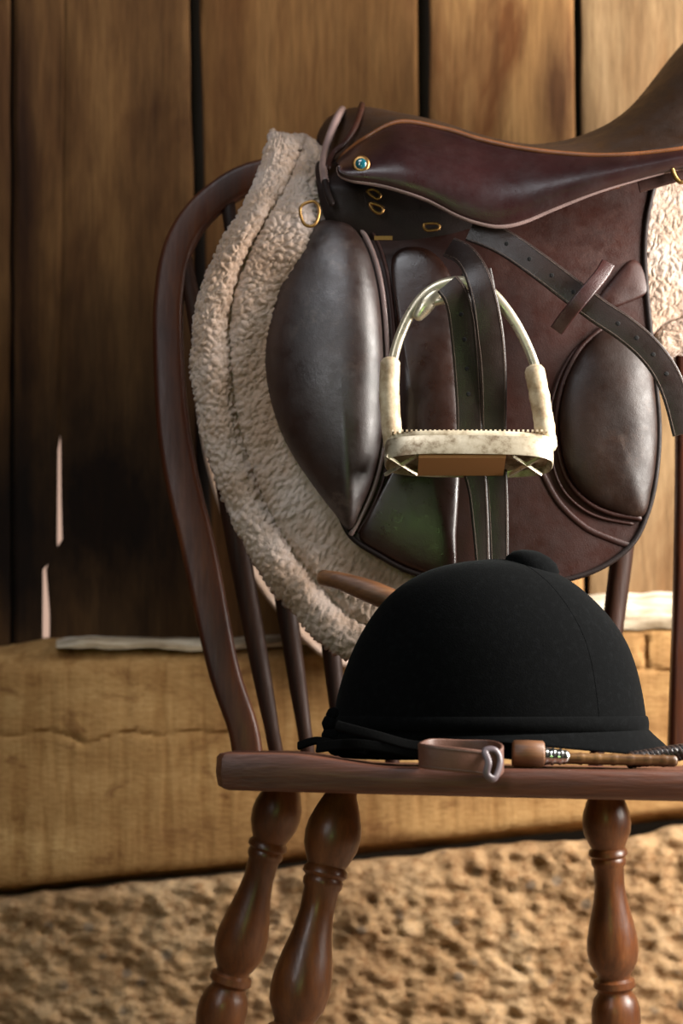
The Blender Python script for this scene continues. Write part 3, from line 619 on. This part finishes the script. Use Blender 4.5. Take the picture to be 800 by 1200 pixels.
# ------------------------------------------------------------------ riding crop on the seat under the peak
crop = thing('riding_crop', 'riding crop with a wooden cap and braided dark grip lying under the hat peak', 'crop', (.2, .03, .45))
def seatp(px, Y, h): 
    p = P(px, 800, Y); p.z = ztop(p.x, Y)+h; return p
a, b = seatp(600, .0, .0125), seatp(637, .0, .0125)
v, f = lathe([(0, .002), (0, .0105), (.0015, .0122), (.014, .0124), (.0265, .0120), (.028, .0105), (.028, .002)], a, b-a, 24); obj('wooden_cap', v, f, STICK, crop)
a, b = seatp(636, .0, .011), seatp(663, .0, .0105)
v, f = tube([a.lerp(b, i/12) for i in range(13)], [.0075+(.0012 if i in (1, 5, 9) else 0)-.0001*i for i in range(13)], 18); obj('ferrule', v, f, mat('bright_silver', (.8, .8, .76), .2, Metallic=1.0), crop)
a, b = seatp(660, .0, .0095), seatp(790, .005, .008)
v, f = tube([a.lerp(b, i/40) for i in range(41)], [.0052+(.0007 if i % 6 == 0 else 0) for i in range(41)], 14); obj('cane_shaft', v, f, CANE, crop)
a, b = seatp(738, .012, .0085), seatp(850, .012, .022); V = []
base = [a.lerp(b, i/60) for i in range(61)]
for s in range(4):
    V.append(tube([p+Vector((0, math.cos(i*.55+s*math.pi/2)*.0042, math.sin(i*.55+s*math.pi/2)*.0042)) for i, p in enumerate(base)], .0038, 8))
v, f = merge(V); obj('braided_grip', v, f, LE_STRAP, crop)

# ------------------------------------------------------------------ small leather loop on the front edge of the seat
loop = thing('leather_loop', 'short brown stitched leather loop with keeper hanging over the seat front edge', 'strap', (.1, -.03, .45))
zc_ = ztop(.08, -.03)
cpt = P(530, 800, -.040); ring = []
for i in range(61):
    a = math.radians(-95+i*330/60); ring.append(Vector((cpt.x+.029*math.cos(a)*1.0, -.030+.016*math.sin(a)-.004, zc_+.0075-.0035*math.cos(a)*1.0+.002)))
q = [(r-Vector((cpt.x, -.034, r.z))).normalized() for r in ring]
pth = cr([(492, 885, -.030), (495, 886, -.040), (510, 888, -.046), (540, 891, -.048), (565, 894, -.046), (582, 897, -.042)], 40)
pw = [P(*p) for p in pth]; back = [P(*p) for p in cr([(582, 897, -.042), (588, 888, -.030), (575, 882, -.012), (540, 881, -.004), (505, 880, -.010), (492, 885, -.030)], 36)]
full = pw+back[1:]
v, f = sweep(full, rrect(.0030, .0215, .0013), Vector((0, 0, 1))); lp = obj('band', v, f, LE_LOOP, loop, 'auto')
V = []
for sg in (-1, 1):
    for i in range(1, 38):
        p = pw[i]; V.append(tube([p+Vector((-.0009, -.0018, sg*.0085)), p+Vector((.0007, -.0018, sg*.0085))], .00035, 5))
v, f = merge(V); obj('stitching', v, f, THREAD, lp, True, 'stuff')
GREY = mat('grey_keeper_leather', (.13, .10, .11), .35)
R = cr([(568, 880, -.046), (572, 893, -.051), (570, 907, -.052), (578, 913, -.050), (583, 905, -.047), (586, 890, -.044), (580, 879, -.044)], 40, True)
R = [P(*p) for p in R]+[P(*R[0])]
v, f = tube(R, .0032, 10, .6); obj('keeper', v, f, GREY, loop, label='grey polished keeper')
